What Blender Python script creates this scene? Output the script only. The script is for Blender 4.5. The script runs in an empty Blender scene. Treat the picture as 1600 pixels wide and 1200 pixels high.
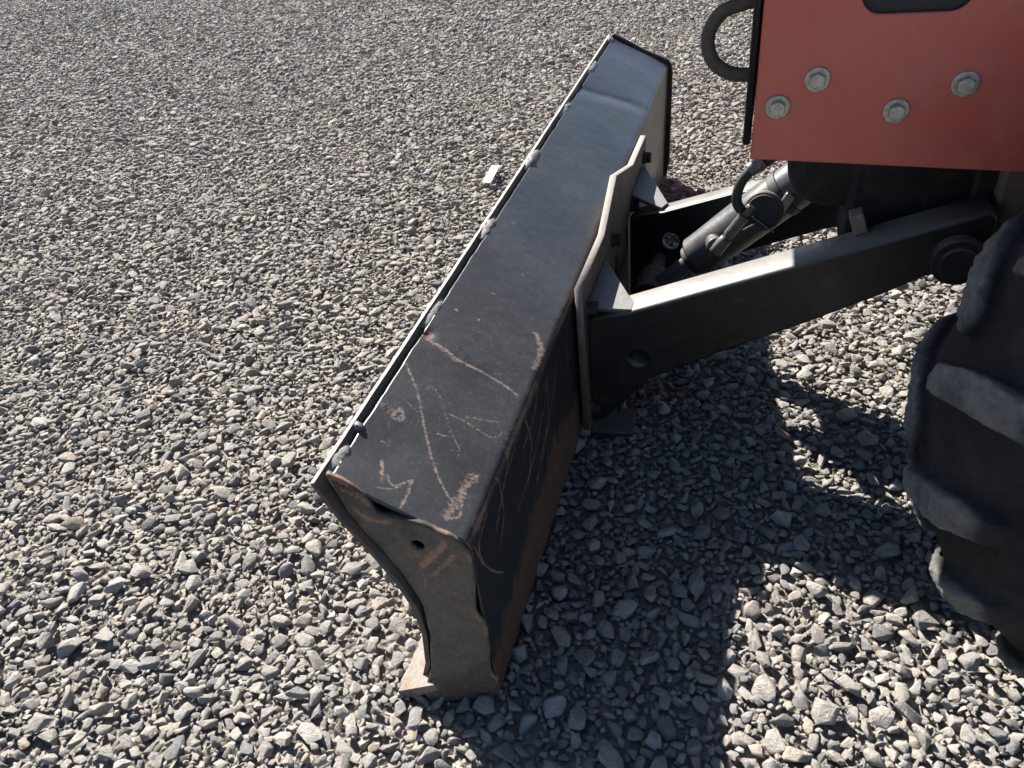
import bpy, bmesh, math, random
import numpy as np
from mathutils import Vector, Matrix, noise

random.seed(7); rng = np.random.default_rng(7)
scene = bpy.context.scene
COL = scene.collection

# ------------------------------------------------------------------ camera
F = 1203.0                                   # focal length in pixels of a 1600 px wide frame
nad = np.array([200., 1550., F]); dn = nad / np.linalg.norm(nad)
bl = np.array([444., -991., F]); bl /= np.linalg.norm(bl)
ez = -dn; ey = bl - (bl @ ez) * ez; ey /= np.linalg.norm(ey); ex = np.cross(ey, ez)
ROT = np.stack([ex, ey, ez])                 # camera axes (right, down, forward) -> world; world y runs along the blade
CAM = np.array([0.33467, -0.64499, 1.2])
cam = bpy.data.cameras.new('camera'); cam_o = bpy.data.objects.new('camera', cam); COL.objects.link(cam_o)
m = np.eye(4); m[:3, 0] = ROT[:, 0]; m[:3, 1] = -ROT[:, 1]; m[:3, 2] = -ROT[:, 2]; m[:3, 3] = CAM
cam_o.matrix_world = Matrix(m.tolist())
cam.sensor_width = 36; cam.lens = F / 1600 * 36; cam.clip_start = 0.02; cam.clip_end = 2000
cam.dof.use_dof = True; cam.dof.focus_distance = 1.9; cam.dof.aperture_fstop = 11.0
scene.camera = cam_o

# ------------------------------------------------------------------ light
SUN = Vector((-0.97, 0.88, 1.0)).normalized()   # towards the sun
elev = math.asin(SUN.z); azim = math.atan2(SUN.x, SUN.y)
w = bpy.data.worlds.new('World'); scene.world = w; w.use_nodes = True
nt = w.node_tree
sky = nt.nodes.new('ShaderNodeTexSky'); sky.sky_type = 'NISHITA'; sky.sun_disc = False
sky.sun_elevation = elev; sky.sun_rotation = azim; sky.altitude = 800; sky.dust_density = 0.4; sky.air_density = 0.85
bgn = nt.nodes['Background']; bgn.inputs[1].default_value = 0.05
nt.links.new(sky.outputs[0], bgn.inputs[0])
sl = bpy.data.lights.new('sun', 'SUN'); sl.energy = 5.0; sl.angle = math.radians(0.53); sl.color = (1.0, 0.95, 0.88)
so = bpy.data.objects.new('sun', sl); COL.objects.link(so); so.location = (-5, 5, 8)
so.rotation_euler = (-SUN).to_track_quat('-Z', 'Y').to_euler()
scene.view_settings.view_transform = 'Standard'; scene.view_settings.look = 'None'
scene.view_settings.exposure = 1.72; scene.view_settings.gamma = 1.0
scene.view_settings.use_curve_mapping = False

# ------------------------------------------------------------------ helpers
def ray(p):
    return ROT @ np.array([p[0] - 800., p[1] - 600., F])
def at(p, axis, val):                        # where the line of sight meets the plane x / y / z = val
    r = ray(p); return CAM + r * ((val - CAM[axis]) / r[axis])
def on_plane(p, P0, N):
    r = ray(p); return CAM + r * (((P0 - CAM) @ N) / (r @ N))
def proj(P):
    v = (np.asarray(P) - CAM) @ ROT
    return 800 + F * v[..., 0] / v[..., 2], 600 + F * v[..., 1] / v[..., 2], v[..., 2]

def link(name, me, mat=None, parent=None, smooth=False):
    o = bpy.data.objects.new(name, me); COL.objects.link(o)
    if mat: me.materials.append(mat)
    if smooth: me.shade_smooth()
    if parent: o.parent = parent
    return o
def from_bm(name, bm, mat=None, parent=None, smooth=False):
    bmesh.ops.recalc_face_normals(bm, faces=bm.faces)
    me = bpy.data.meshes.new(name); bm.to_mesh(me); bm.free()
    return link(name, me, mat, parent, smooth)
def bevel(o, wd, seg=2, angle=35):
    b = o.modifiers.new('bevel', 'BEVEL'); b.width = wd; b.segments = seg; b.limit_method = 'ANGLE'; b.angle_limit = math.radians(angle)
    b.harden_normals = False
    return o
def box_bm(bm, c, s, rot=None):
    mm = Matrix.Translation(c) @ (rot.to_4x4() if rot else Matrix()) @ Matrix.Diagonal((*s, 1))
    return bmesh.ops.create_cube(bm, size=1, matrix=mm)
def cyl_bm(bm, a, b, r1, r2=None, seg=28, caps=True):
    a = Vector(a); b = Vector(b); d = b - a
    mm = Matrix.Translation((a + b) / 2) @ d.to_track_quat('Z', 'Y').to_matrix().to_4x4()
    return bmesh.ops.create_cone(bm, cap_ends=caps, segments=seg, radius1=r1, radius2=r1 if r2 is None else r2, depth=d.length, matrix=mm)
def box(name, c, s, mat, parent, rot=None, bv=0.003):
    bm = bmesh.new(); box_bm(bm, c, s, rot); o = from_bm(name, bm, mat, parent)
    return bevel(o, bv) if bv else o
def cyl(name, a, b, r, mat, parent, r2=None, seg=32, bv=0.002):
    bm = bmesh.new(); cyl_bm(bm, a, b, r, r2, seg); o = from_bm(name, bm, mat, parent, True)
    o.data.set_sharp_from_angle(angle=math.radians(40))
    return bevel(o, bv) if bv else o
def tube_mesh(name, pts, r, mat, parent, seg=14, res=6):
    P = [Vector(p) for p in pts]; path = []
    for i in range(len(P) - 1):
        p0 = P[max(i - 1, 0)]; p1 = P[i]; p2 = P[i + 1]; p3 = P[min(i + 2, len(P) - 1)]
        for k in range(res):
            t = k / res
            path.append(0.5 * ((2 * p1) + (p2 - p0) * t + (2 * p0 - 5 * p1 + 4 * p2 - p3) * t * t + (3 * p1 - p0 - 3 * p2 + p3) * t ** 3))
    path.append(P[-1])
    verts, faces = [], []
    n = None
    for i, p in enumerate(path):
        d = (path[min(i + 1, len(path) - 1)] - path[max(i - 1, 0)]).normalized()
        if n is None: n = d.orthogonal().normalized()
        n = (n - d * n.dot(d)).normalized(); bb = d.cross(n)
        for k in range(seg):
            a = 2 * math.pi * k / seg; verts.append(p + (n * math.cos(a) + bb * math.sin(a)) * r)
    for i in range(len(path) - 1):
        for k in range(seg):
            faces.append((i * seg + k, i * seg + (k + 1) % seg, (i + 1) * seg + (k + 1) % seg, (i + 1) * seg + k))
    faces.append(tuple(range(seg))[::-1]); faces.append(tuple(range((len(path) - 1) * seg, len(path) * seg)))
    me = bpy.data.meshes.new(name); me.from_pydata(verts, [], faces)
    return link(name, me, mat, parent, True)
def plate(name, outline, axis, lo, hi, mat, parent, holes=(), bv=0.002):
    """flat plate: outline and holes are 2D points in the plane across `axis`, extruded lo..hi along it"""
    cu = bpy.data.curves.new('c', 'CURVE'); cu.dimensions = '2D'; cu.fill_mode = 'BOTH'; cu.extrude = (hi - lo) / 2 - bv; cu.bevel_depth = bv; cu.bevel_resolution = 1; cu.offset = -bv
    for lp in [outline, *holes]:
        s = cu.splines.new('POLY'); s.points.add(len(lp) - 1); s.use_cyclic_u = True
        for q, p in zip(s.points, lp): q.co = (p[0], p[1], 0, 1)
    t = bpy.data.objects.new('t', cu); COL.objects.link(t)
    dg = bpy.context.evaluated_depsgraph_get(); me = bpy.data.meshes.new_from_object(t.evaluated_get(dg))
    bpy.data.objects.remove(t)
    mid = (lo + hi) / 2
    for v in me.vertices:
        a, b, c = v.co
        v.co = {0: (mid + c, a, b), 1: (a, mid + c, b), 2: (a, b, mid + c)}[axis]
    bm = bmesh.new(); bm.from_mesh(me); bmesh.ops.remove_doubles(bm, verts=bm.verts, dist=1e-5)
    bmesh.ops.recalc_face_normals(bm, faces=bm.faces); bm.to_mesh(me); bm.free(); me.materials.clear()
    return link(name, me, mat, parent)
def circle(cx, cy, r, n=24, sy=1.0):
    return [(cx + r * math.cos(2 * math.pi * k / n), cy + sy * r * math.sin(2 * math.pi * k / n)) for k in range(n)]
def tag(o, label=None, cat=None, group=None, kind=None):
    if label: o['label'] = label
    if cat: o['category'] = cat
    if group: o['group'] = group
    if kind: o['kind'] = kind
    return o

# ------------------------------------------------------------------ materials
class N:
    def __init__(s, name):
        s.m = bpy.data.materials.new(name); s.m.use_nodes = True; s.t = s.m.node_tree
        s.b = s.t.nodes['Principled BSDF']; s._co = None
    def n(s, typ, **kw):
        nd = s.t.nodes.new('ShaderNode' + typ)
        for k, v in kw.items(): setattr(nd, k, v)
        return nd
    def l(s, a, b): s.t.links.new(a, b)
    def co(s):
        if s._co is None: s._co = s.n('TexCoord').outputs['Object']
        return s._co
    def noise(s, scale, detail=4, rough=0.6, vec=None, dist=0.0):
        nd = s.n('TexNoise'); nd.inputs['Scale'].default_value = scale; nd.inputs['Detail'].default_value = detail
        nd.inputs['Roughness'].default_value = rough; nd.inputs['Distortion'].default_value = dist
        s.l(vec or s.co(), nd.inputs['Vector']); return nd.outputs['Fac']
    def ramp(s, fac, stops, interp='LINEAR'):
        r = s.n('ValToRGB'); r.color_ramp.interpolation = interp; e = r.color_ramp.elements
        while len(e) < len(stops): e.new(0.5)
        for q, (p, c) in zip(e, stops):
            q.position = p; q.color = (c, c, c, 1) if isinstance(c, (int, float)) else (*c, 1)
        s.l(fac, r.inputs['Fac']); return r.outputs['Color']
    def mix(s, fac, a, b, mode='MIX'):
        x = s.n('MixRGB', blend_type=mode)
        for v, i in ((fac, 0), (a, 1), (b, 2)):
            if isinstance(v, (int, float)): x.inputs[i].default_value = v if i == 0 else (v, v, v, 1)
            elif isinstance(v, tuple): x.inputs[i].default_value = (*v, 1)
            else: s.l(v, x.inputs[i])
        return x.outputs['Color']
    def math(s, op, a, b=0.0):
        x = s.n('Math', operation=op)
        for v, i in ((a, 0), (b, 1)):
            if isinstance(v, (int, float)): x.inputs[i].default_value = v
            else: s.l(v, x.inputs[i])
        return x.outputs[0]
    def attr(s, name):
        a = s.n('Attribute'); a.attribute_name = name; return a.outputs['Fac']
    def bump(s, h, strength=0.3, dist=0.01):
        b = s.n('Bump'); b.inputs['Strength'].default_value = strength; b.inputs['Distance'].default_value = dist
        s.l(h, b.inputs['Height']); s.l(b.outputs[0], s.b.inputs['Normal'])
    def out(s, col=None, rough=None, metal=None, spec=None):
        for v, k in ((col, 'Base Color'), (rough, 'Roughness'), (metal, 'Metallic'), (spec, 'Specular IOR Level')):
            if v is None: continue
            if isinstance(v, (int, float)): s.b.inputs[k].default_value = v
            elif isinstance(v, tuple): s.b.inputs[k].default_value = (*v, 1)
            else: s.l(v, s.b.inputs[k])
        return s.m

def mat_stone():
    s = N('stone'); rnd = s.n('ObjectInfo').outputs['Random']
    sh = s.n('VectorMath', operation='ADD'); s.l(s.co(), sh.inputs[0])
    cb = s.n('CombineXYZ'); s.l(s.math('MULTIPLY', rnd, 37.0), cb.inputs[0]); s.l(s.math('MULTIPLY', rnd, 91.0), cb.inputs[1]); s.l(cb.outputs[0], sh.inputs[1])
    v = sh.outputs[0]
    base = s.ramp(rnd, [(0, (.36, .335, .30)), (.18, (.43, .405, .365)), (.34, (.29, .275, .26)), (.5, (.39, .36, .32)), (.62, (.345, .315, .29)),
                        (.70, (.41, .39, .355)), (.80, (.24, .232, .228)), (.88, (.37, .345, .31)), (.95, (.42, .365, .30)), (1.0, (.32, .305, .29))], 'CONSTANT')
    n1 = s.noise(1.7, 5, .65, v); n2 = s.noise(9, 4, .7, v)
    c = s.mix(1.0, base, s.ramp(n1, [(.3, .72), (.7, 1.12)]), 'MULTIPLY')
    c = s.mix(1.0, c, s.ramp(n2, [(.3, .84), (.65, 1.07)]), 'MULTIPLY')
    vo = s.n('TexVoronoi'); vo.inputs['Scale'].default_value = 6; s.l(v, vo.inputs['Vector'])
    pit = s.ramp(vo.outputs['Distance'], [(.0, 0.0), (.28, 1.0)])
    c = s.mix(.16, c, s.mix(1.0, c, pit, 'MULTIPLY'))
    h = s.math('ADD', s.math('MULTIPLY', n2, .6), s.math('ADD', s.math('MULTIPLY', n1, 1.0), s.math('MULTIPLY', pit, .18)))
    s.bump(h, .55, .25)
    return s.out(c, .92, spec=.25)
def mat_ground():
    s = N('gravel_bed')
    n0 = s.noise(.9, 4, .6); n1 = s.noise(60, 5, .75); vo = s.n('TexVoronoi'); vo.inputs['Scale'].default_value = 55; s.l(s.co(), vo.inputs['Vector'])
    c = s.ramp(n0, [(.35, (.22, .20, .175)), (.62, (.28, .245, .205))])
    c = s.mix(1.0, c, s.ramp(n1, [(.3, .6), (.7, 1.25)]), 'MULTIPLY')
    bw = s.n('RGBToBW'); s.l(vo.outputs['Color'], bw.inputs[0])
    c = s.mix(.5, c, s.mix(1.0, c, s.ramp(bw.outputs[0], [(.2, .6), (.8, 1.4)]), 'MULTIPLY'))
    h = s.math('SUBTRACT', s.math('MULTIPLY', n1, .5), vo.outputs['Distance'])
    s.bump(h, 1.0, .02)
    return s.out(c, .95, spec=.2)
def mat_blade():
    s = N('worn_black_steel')
    sc, ru, du = s.attr('scratch'), s.attr('rust'), s.attr('dust')
    n1 = s.noise(5, 5, .6); n2 = s.noise(70, 4, .7); n3 = s.noise(420, 2, .6); n4 = s.noise(26, 5, .7)
    mp = s.n('Mapping'); mp.inputs['Scale'].default_value = (260, 14, 260); s.l(s.co(), mp.inputs['Vector']); n5 = s.noise(1.0, 3, .6, mp.outputs[0])
    nb = s.noise(230, 5, .75); nb2 = s.noise(75, 6, .75)
    sc = s.math('MULTIPLY', s.ramp(s.math('ADD', sc, s.math('MULTIPLY', s.math('SUBTRACT', nb, .5), 1.5)), [(.15, 0), (.44, 1)]), .70)
    mp3 = s.n('Mapping'); mp3.inputs['Scale'].default_value = (60, 150, 14); s.l(s.co(), mp3.inputs['Vector']); n7 = s.noise(1.0, 4, .65, mp3.outputs[0])
    ru = s.ramp(s.math('ADD', s.math('ADD', ru, s.math('MULTIPLY', s.math('SUBTRACT', nb2, .5), .9)), s.math('MULTIPLY', s.math('SUBTRACT', n7, .5), 1.3)), [(.25, 0), (.80, 1)])
    paint = s.ramp(n4, [(.3, (.016, .017, .019)), (.7, (.026, .027, .029))])
    dust_sheen = s.math('MULTIPLY', du, s.math('ADD', s.math('MULTIPLY', s.ramp(n1, [(.3, .45), (.75, .85)]), .55), s.math('ADD', s.math('MULTIPLY', s.ramp(n5, [(.58, 0), (.75, 1)]), .16), s.math('MULTIPLY', s.ramp(n2, [(.45, 0), (.75, 1)]), .3))))
    c = s.mix(s.math('MULTIPLY', dust_sheen, .27), paint, (.24, .27, .30))  # dust tinted bluish, painting the cool sky sheen into the colour
    speck = s.ramp(n3, [(.70, 0), (.745, 1)])
    c = s.mix(s.math('MULTIPLY', speck, s.math('MULTIPLY', du, .7)), c, (.36, .35, .32))
    rc = s.ramp(n2, [(.25, (.045, .02, .013)), (.5, (.085, .038, .022)), (.75, (.15, .075, .045))])
    rc = s.mix(s.ramp(n4, [(.45, 0), (.62, .55)]), rc, (.06, .045, .036))
    c = s.mix(ru, c, rc)
    scc = s.ramp(n2, [(.3, (.16, .10, .075)), (.7, (.30, .215, .165))])
    c = s.mix(sc, c, scc)
    r = s.math('ADD', s.ramp(n1, [(.3, .28), (.7, .36)]), s.math('MULTIPLY', s.math('ADD', ru, sc), .4))
    s.bump(s.math('ADD', s.math('MULTIPLY', n3, .25), s.math('ADD', s.math('MULTIPLY', n4, .5), s.math('MULTIPLY', s.math('ADD', ru, s.math('MULTIPLY', sc, -1.0)), .5))), .16, .006)
    return s.out(c, r, spec=.5)
def mat_steel(name, c1, c2, rust=.3, rough=(.45, .75), dust=0.0, rc=(.10, .048, .03), sc=9.0, spec=.4, bump=.18):
    s = N(name); n1 = s.noise(sc, 5, .65); n2 = s.noise(sc * 7, 4, .7); n3 = s.noise(sc * 2.3, 6, .7, dist=.6)
    c = s.ramp(n2, [(.3, c1), (.7, c2)])
    if rust: c = s.mix(s.ramp(n3, [(.62 - rust * .3, 0), (.74 - rust * .2, .9)]), c, s.mix(n2, rc, tuple(x * .5 for x in rc)))
    if dust:
        g = s.n('NewGeometry'); sp = s.n('SeparateXYZ'); s.l(g.outputs['Normal'], sp.inputs[0])
        up = s.ramp(sp.outputs[2], [(.2, 0), (.9, 1)])
        c = s.mix(s.math('MULTIPLY', up, s.ramp(n1, [(.25, dust * .5), (.7, dust)])), c, (.40, .37, .33))
    s.bump(s.math('ADD', n2, s.math('MULTIPLY', n1, .5)), bump, .006)
    return s.out(c, s.ramp(n1, [(.3, rough[0]), (.7, rough[1])]), spec=spec)
def mat_red():
    s = N('red_paint'); n1 = s.noise(4, 4); n2 = s.noise(160, 3, .7); n3 = s.noise(30, 5, .7)
    c = s.ramp(n1, [(.3, (.46, .056, .032)), (.7, (.51, .066, .038))])
    c = s.mix(s.ramp(n1, [(.3, .10), (.75, .22)]), c, (.34, .25, .21))
    c = s.mix(s.math('MULTIPLY', s.ramp(n2, [(.66, 0), (.72, 1)]), .5), c, (.45, .25, .2))
    c = s.mix(s.ramp(n3, [(.68, 0), (.76, .35)]), c, (.24, .03, .025))
    n5 = s.noise(11, 6, .75, dist=.8); c = s.mix(s.math('MULTIPLY', s.ramp(n5, [(.48, 0), (.72, 1)]), .13), c, (.42, .33, .27))
    s.bump(n2, .03, .002)
    return s.out(c, s.ramp(n5, [(.3, .30), (.7, .52)]), spec=.5)
def mat_rubber():
    s = N('dusty_rubber'); n1 = s.noise(14, 6, .7); n2 = s.noise(110, 5, .7); n4 = s.noise(5, 3, .6)
    lg = s.attr('lug')
    c = s.ramp(n2, [(.3, (.007, .007, .008)), (.7, (.013, .013, .014))])
    d = s.math('MULTIPLY', s.math('ADD', s.math('MULTIPLY', lg, 1.0), .05), s.ramp(n1, [(.28, .12), (.68, 1.0)]))
    c = s.mix(s.math('MULTIPLY', d, .72), c, s.ramp(n2, [(.3, (.17, .165, .16)), (.7, (.27, .262, .25))]))
    c = s.mix(s.math('MULTIPLY', s.ramp(n4, [(.5, 0), (.72, 1)]), .08), c, (.3, .28, .25))
    s.bump(s.math('ADD', s.math('MULTIPLY', n2, .8), n1), .6, .010)
    return s.out(c, .85, spec=.18)
def mat_plain(name, c, rough=.5, metal=0, spec=.5, var=.15, sc=60):
    s = N(name); n = s.noise(sc, 4, .7)
    col = s.ramp(n, [(.3, tuple(x * (1 - var) for x in c)), (.7, tuple(min(1, x * (1 + var)) for x in c))])
    s.bump(n, .1, .003)
    return s.out(col, rough, metal, spec)

M_STONE = mat_stone(); M_GROUND = mat_ground(); M_BLADE = mat_blade()
M_EDGE = mat_steel('bare_worn_steel', (.12, .10, .085), (.20, .17, .14), .45, (.5, .75), .08, (.17, .095, .065), 12)
M_PLATE = mat_steel('mounting_steel', (.055, .045, .038), (.11, .09, .075), .45, (.6, .85), .6, (.11, .058, .038), 11)
M_ARM = mat_steel('black_arm_paint', (.006, .006, .007), (.012, .012, .013), .2, (.32, .6), .40, (.055, .03, .02), 6)
M_CHASSIS = mat_steel('grimy_chassis_black', (.006, .006, .007), (.014, .013, .012), .35, (.6, .9), .25, (.06, .04, .03), 5)
M_FRAME = mat_steel('dirty_frame_tan', (.10, .075, .055), (.15, .115, .085), .2, (.7, .9), .0, (.06, .045, .035), 8)
M_CYL = mat_steel('grey_cylinder_paint', (.022, .023, .026), (.036, .037, .041), .28, (.26, .5), .12, (.06, .045, .035), 14, .5, .08)
M_WELD = mat_steel('painted_weld', (.045, .045, .046), (.085, .083, .08), .15, (.35, .6), .55, (.09, .05, .035), 40, .5, .5)
M_GUSSET = mat_steel('scuffed_gusset', (.05, .052, .056), (.10, .104, .11), .1, (.4, .6), .35, (.06, .04, .03), 20)
M_COVER = mat_steel('grimy_cover', (.022, .019, .017), (.045, .038, .032), .3, (.5, .8), .3, (.06, .04, .03), 30)
M_RED = mat_red(); M_RUBBER = mat_rubber()
M_BLACK = mat_plain('black_paint', (.014, .014, .015), .45)
M_HOSE = mat_plain('hose_rubber', (.018, .018, .018), .6, 0, .4, .3, 300)
M_ZINC = mat_plain('zinc_plate', (.36, .345, .30), .45, .7, .5, .45, 110)
M_FIT = mat_plain('grimy_fitting', (.11, .10, .09), .45, .6, .5, .5, 160)
M_ROD = mat_plain('chrome_rod', (.30, .31, .33), .28, .9, .5, .25, 200)
M_HEAD = mat_plain('oxidised_bolt', (.030, .027, .025), .6, .3, .5, .4, 150)
M_LOOP = mat_steel('rusty_bar', (.045, .036, .030), (.08, .064, .05), .5, (.6, .85), .1, (.06, .04, .03), 14)
M_TAG = mat_plain('white_plastic', (.80, .81, .80), .5, 0, .4, .05, 90)

# ------------------------------------------------------------------ ground
def lay(x, y):                               # gentle rise and fall of the gravel bed
    return 0.010 * noise.noise(Vector((x * .8, y * .8, 3.1))) + 0.005 * noise.noise(Vector((x * 2.9, y * 2.9, 8.7)))
BED = -0.016
xs = np.concatenate([[-400, -120, -40, -20], np.arange(-11, 5.01, .1), [9, 20, 60, 400]])
ys = np.concatenate([[-400, -60, -15, -5], np.arange(-2.2, 10.01, .1), [14, 25, 70, 400]])
gv = []
for y in ys:
    for x in xs:
        inside = -11 <= x <= 5 and -2.2 <= y <= 10
        gv.append((x, y, BED + (lay(x, y) if inside else 0)))
nx = len(xs)
gf = [(j * nx + i, j * nx + i + 1, (j + 1) * nx + i + 1, (j + 1) * nx + i) for j in range(len(ys) - 1) for i in range(nx - 1)]
me = bpy.data.meshes.new('ground'); me.from_pydata(gv, [], gf)
ground = tag(link('ground', me, M_GROUND, None, True), kind='structure')

# ---- stone shapes: crushed rock, convex with broken edges
def stone_mesh(i, fine):
    r = random.Random(100 + i); bm = bmesh.new()
    ax = (r.uniform(1.02, 1.4), r.uniform(.76, 1.04), r.uniform(.40, .64))
    for k in range(r.choice((10, 12, 14, 17))):
        v = Vector((r.gauss(0, 1), r.gauss(0, 1), r.gauss(0, 1))).normalized()
        p = r.uniform(.82, 1.08)
        bm.verts.new((v.x * ax[0] * p, v.y * ax[1] * p, v.z * ax[2] * p))
    res = bmesh.ops.convex_hull(bm, input=bm.verts)
    junk = [g for g in res['geom_interior'] if isinstance(g, bmesh.types.BMVert)]
    if junk: bmesh.ops.delete(bm, geom=junk, context='VERTS')
    bmesh.ops.dissolve_limit(bm, angle_limit=math.radians(12), verts=bm.verts, edges=bm.edges)
    bmesh.ops.bevel(bm, geom=list(bm.edges), offset=.09 if fine else .10, segments=2 if fine else 1, affect='EDGES', profile=.55, clamp_overlap=True)
    bmesh.ops.triangulate(bm, faces=bm.faces)
    if fine:
        for v in bm.verts:
            v.co *= 1 + .05 * noise.noise(v.co * 2.2 + Vector((i * 3.3, 0, 0)))
    bmesh.ops.recalc_face_normals(bm, faces=bm.faces)
    me = bpy.data.meshes.new('stone'); bm.to_mesh(me); bm.free(); me.materials.append(M_STONE)
    me.shade_smooth(); me.set_sharp_from_angle(angle=math.radians(48))
    return me
NV = 36
stones = [stone_mesh(i, True) for i in range(NV)]

# ---- packing: largest stones first, smaller ones into the gaps
CELL = 0.004
X0, X1, Y0, Y1 = -10.2, 3.2, -1.3, 9.4
occ = np.zeros((int((X1 - X0) / CELL) + 40, int((Y1 - Y0) / CELL) + 40), bool)
masks = {}
def disc(k):
    if k not in masks:
        a = np.arange(-k, k + 1); masks[k] = (a[:, None] ** 2 + a[None, :] ** 2) <= (k + .3) ** 2
    return masks[k]
placed = []                                  # x, y, r, layer
def in_view(P, pad):
    px, py, d = proj(np.c_[P, np.zeros(len(P))])
    return (d > .1) & (px > -pad) & (px < 1600 + pad) & (py > -90) & (py < 1200 + pad), d
def scatter(dens, rlo, rhi, dmax, layer, tight, pw=1.0):
    n = int((X1 - X0) * (Y1 - Y0) * dens)
    P = np.c_[rng.uniform(X0, X1, n), rng.uniform(Y0, Y1, n)]
    ok, d = in_view(P, 420); P = P[ok & (d < dmax)]
    under = (P[:, 0] > -.07) & (P[:, 0] < -.015) & (P[:, 1] > .02) & (P[:, 1] < 2.1)
    P = P[~under]
    if layer < 2:                            # thin spots where the bed shows
        pn = np.array([noise.noise(Vector((x * 1.5, y * 1.5, 21.3))) * min(1, max(.55, .3 + y * .2)) + .45 * noise.noise(Vector((x * 5, y * 5, 4.2))) for x, y in P.tolist()])
        P = P[rng.random(len(P)) > np.clip((pn - .30) * 5, 0, .9)]
    R = rlo + (rhi - rlo) * rng.random(len(P)) ** pw
    I = ((P[:, 0] - X0) / CELL).astype(int) + 12; J = ((P[:, 1] - Y0) / CELL).astype(int) + 12
    K = np.maximum(1, np.round(R * tight / CELL).astype(int))
    for (x, y), r, i, j, k in zip(P.tolist(), R.tolist(), I.tolist(), J.tolist(), K.tolist()):
        if i - k < 0 or j - k < 0: continue
        w_ = occ[i - k:i + k + 1, j - k:j + k + 1]; mk = disc(k)
        if w_.shape != mk.shape or (w_ & mk).any(): continue
        w_ |= mk; placed.append((x, y, r, layer))
scatter(420, .0160, .0245, 99, 0, .80, 2.0)
scatter(5600, .0103, .0160, 99, 0, .71)
scatter(17000, .0068, .0103, 99, 1, .71)
scatter(23000, .0042, .0068, 5.0, 2, .76)
scatter(23000, .0026, .0042, 2.8, 3, .95)
A = np.array(placed); n = len(A)
hz = np.array([lay(x, y) for x, y in A[:, :2].tolist()])
jit = np.where(A[:, 3] == 0, rng.uniform(-.002, .009, n), np.where(A[:, 3] == 1, rng.uniform(0, .011, n), rng.uniform(.002, .014, n)))
pos = np.c_[A[:, :2], BED + hz + A[:, 2] * .5 + jit]
tilt = rng.normal(0, .20, (n, 2)) * np.where(A[:, 3] >= 1, 1.5, 1.0)[:, None]
rot = np.c_[tilt, rng.uniform(0, 2 * math.pi, n)]
scl = A[:, 2:3] * np.c_[rng.uniform(.92, 1.1, n), rng.uniform(.9, 1.12, n), rng.uniform(.85, 1.3, n)]
idx = rng.integers(0, NV, n)
# the 300 that show largest stand as stones of their own
px, py, dep = proj(pos)
def inpoly(px, py, poly):
    c = np.zeros(len(px), bool); q = poly[-1]
    for p in poly:
        with np.errstate(divide='ignore', invalid='ignore'):
            c ^= ((p[1] > py) != (q[1] > py)) & (px < (q[0] - p[0]) * (py - p[1]) / (q[1] - p[1]) + p[0])
        q = p
    return c
vis = (px > 6) & (px < 1594) & (py > 6) & (py < 1194)
for poly in ([(490, 745), (950, 50), (1050, 95), (1045, 250), (920, 640), (790, 1085), (620, 1085), (660, 980)],
             [(900, 660), (900, 450), (1000, 210), (1100, 300), (1180, 0), (1600, 0), (1600, 340), (1500, 420), (1010, 600)],
             [(1600, 320), (1410, 600), (1415, 760), (1450, 900), (1540, 1090), (1600, 1090)]):
    vis &= ~inpoly(px, py, poly)
size = np.where(vis, A[:, 2] / dep, 0)
big = np.argsort(-size)[:300]
single = np.zeros(n, bool); single[big] = True
for k in big.tolist():
    o = bpy.data.objects.new('stone', stones[idx[k]]); COL.objects.link(o); o.parent = ground
    o.location = pos[k]; o.rotation_euler = rot[k]; o.scale = scl[k]
keep = ~single
pc = bpy.data.meshes.new('gravel'); pc.vertices.add(int(keep.sum())); pc.vertices.foreach_set('co', pos[keep].astype(np.float32).ravel())
for nm, dt, arr in (('rot', 'FLOAT_VECTOR', rot), ('scl', 'FLOAT_VECTOR', scl)):
    a = pc.attributes.new(nm, dt, 'POINT'); a.data.foreach_set('vector', arr[keep].astype(np.float32).ravel())
a = pc.attributes.new('idx', 'INT', 'POINT'); a.data.foreach_set('value', idx[keep].astype(np.int32))
gravel = tag(bpy.data.objects.new('loose_gravel', pc), kind='stuff'); COL.objects.link(gravel); gravel.parent = ground
protos = bpy.data.collections.new('stone_shapes')
for k, sm in enumerate(stones):
    q = bpy.data.objects.new('stone_shape_%02d' % k, sm); protos.objects.link(q)
ng = bpy.data.node_groups.new('scatter_stones', 'GeometryNodeTree')
ng.interface.new_socket('Geometry', in_out='INPUT', socket_type='NodeSocketGeometry'); ng.interface.new_socket('Geometry', in_out='OUTPUT', socket_type='NodeSocketGeometry')
gi = ng.nodes.new('NodeGroupInput'); go = ng.nodes.new('NodeGroupOutput'); iop = ng.nodes.new('GeometryNodeInstanceOnPoints')
ci = ng.nodes.new('GeometryNodeCollectionInfo'); ci.inputs[0].default_value = protos; ci.inputs[1].default_value = True; ci.inputs[2].default_value = True
def nattr(nm, dt):
    q = ng.nodes.new('GeometryNodeInputNamedAttribute'); q.data_type = dt; q.inputs[0].default_value = nm; return q.outputs[0]
ng.links.new(gi.outputs[0], iop.inputs['Points']); ng.links.new(ci.outputs[0], iop.inputs['Instance'])
iop.inputs['Pick Instance'].default_value = True
ng.links.new(nattr('idx', 'INT'), iop.inputs['Instance Index'])
e2r = ng.nodes.new('FunctionNodeEulerToRotation'); ng.links.new(nattr('rot', 'FLOAT_VECTOR'), e2r.inputs[0]); ng.links.new(e2r.outputs[0], iop.inputs['Rotation'])
ng.links.new(nattr('scl', 'FLOAT_VECTOR'), iop.inputs['Scale']); ng.links.new(iop.outputs[0], go.inputs[0])
gm = gravel.modifiers.new('stones', 'NODES'); gm.node_group = ng
print('stones', n)

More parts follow.
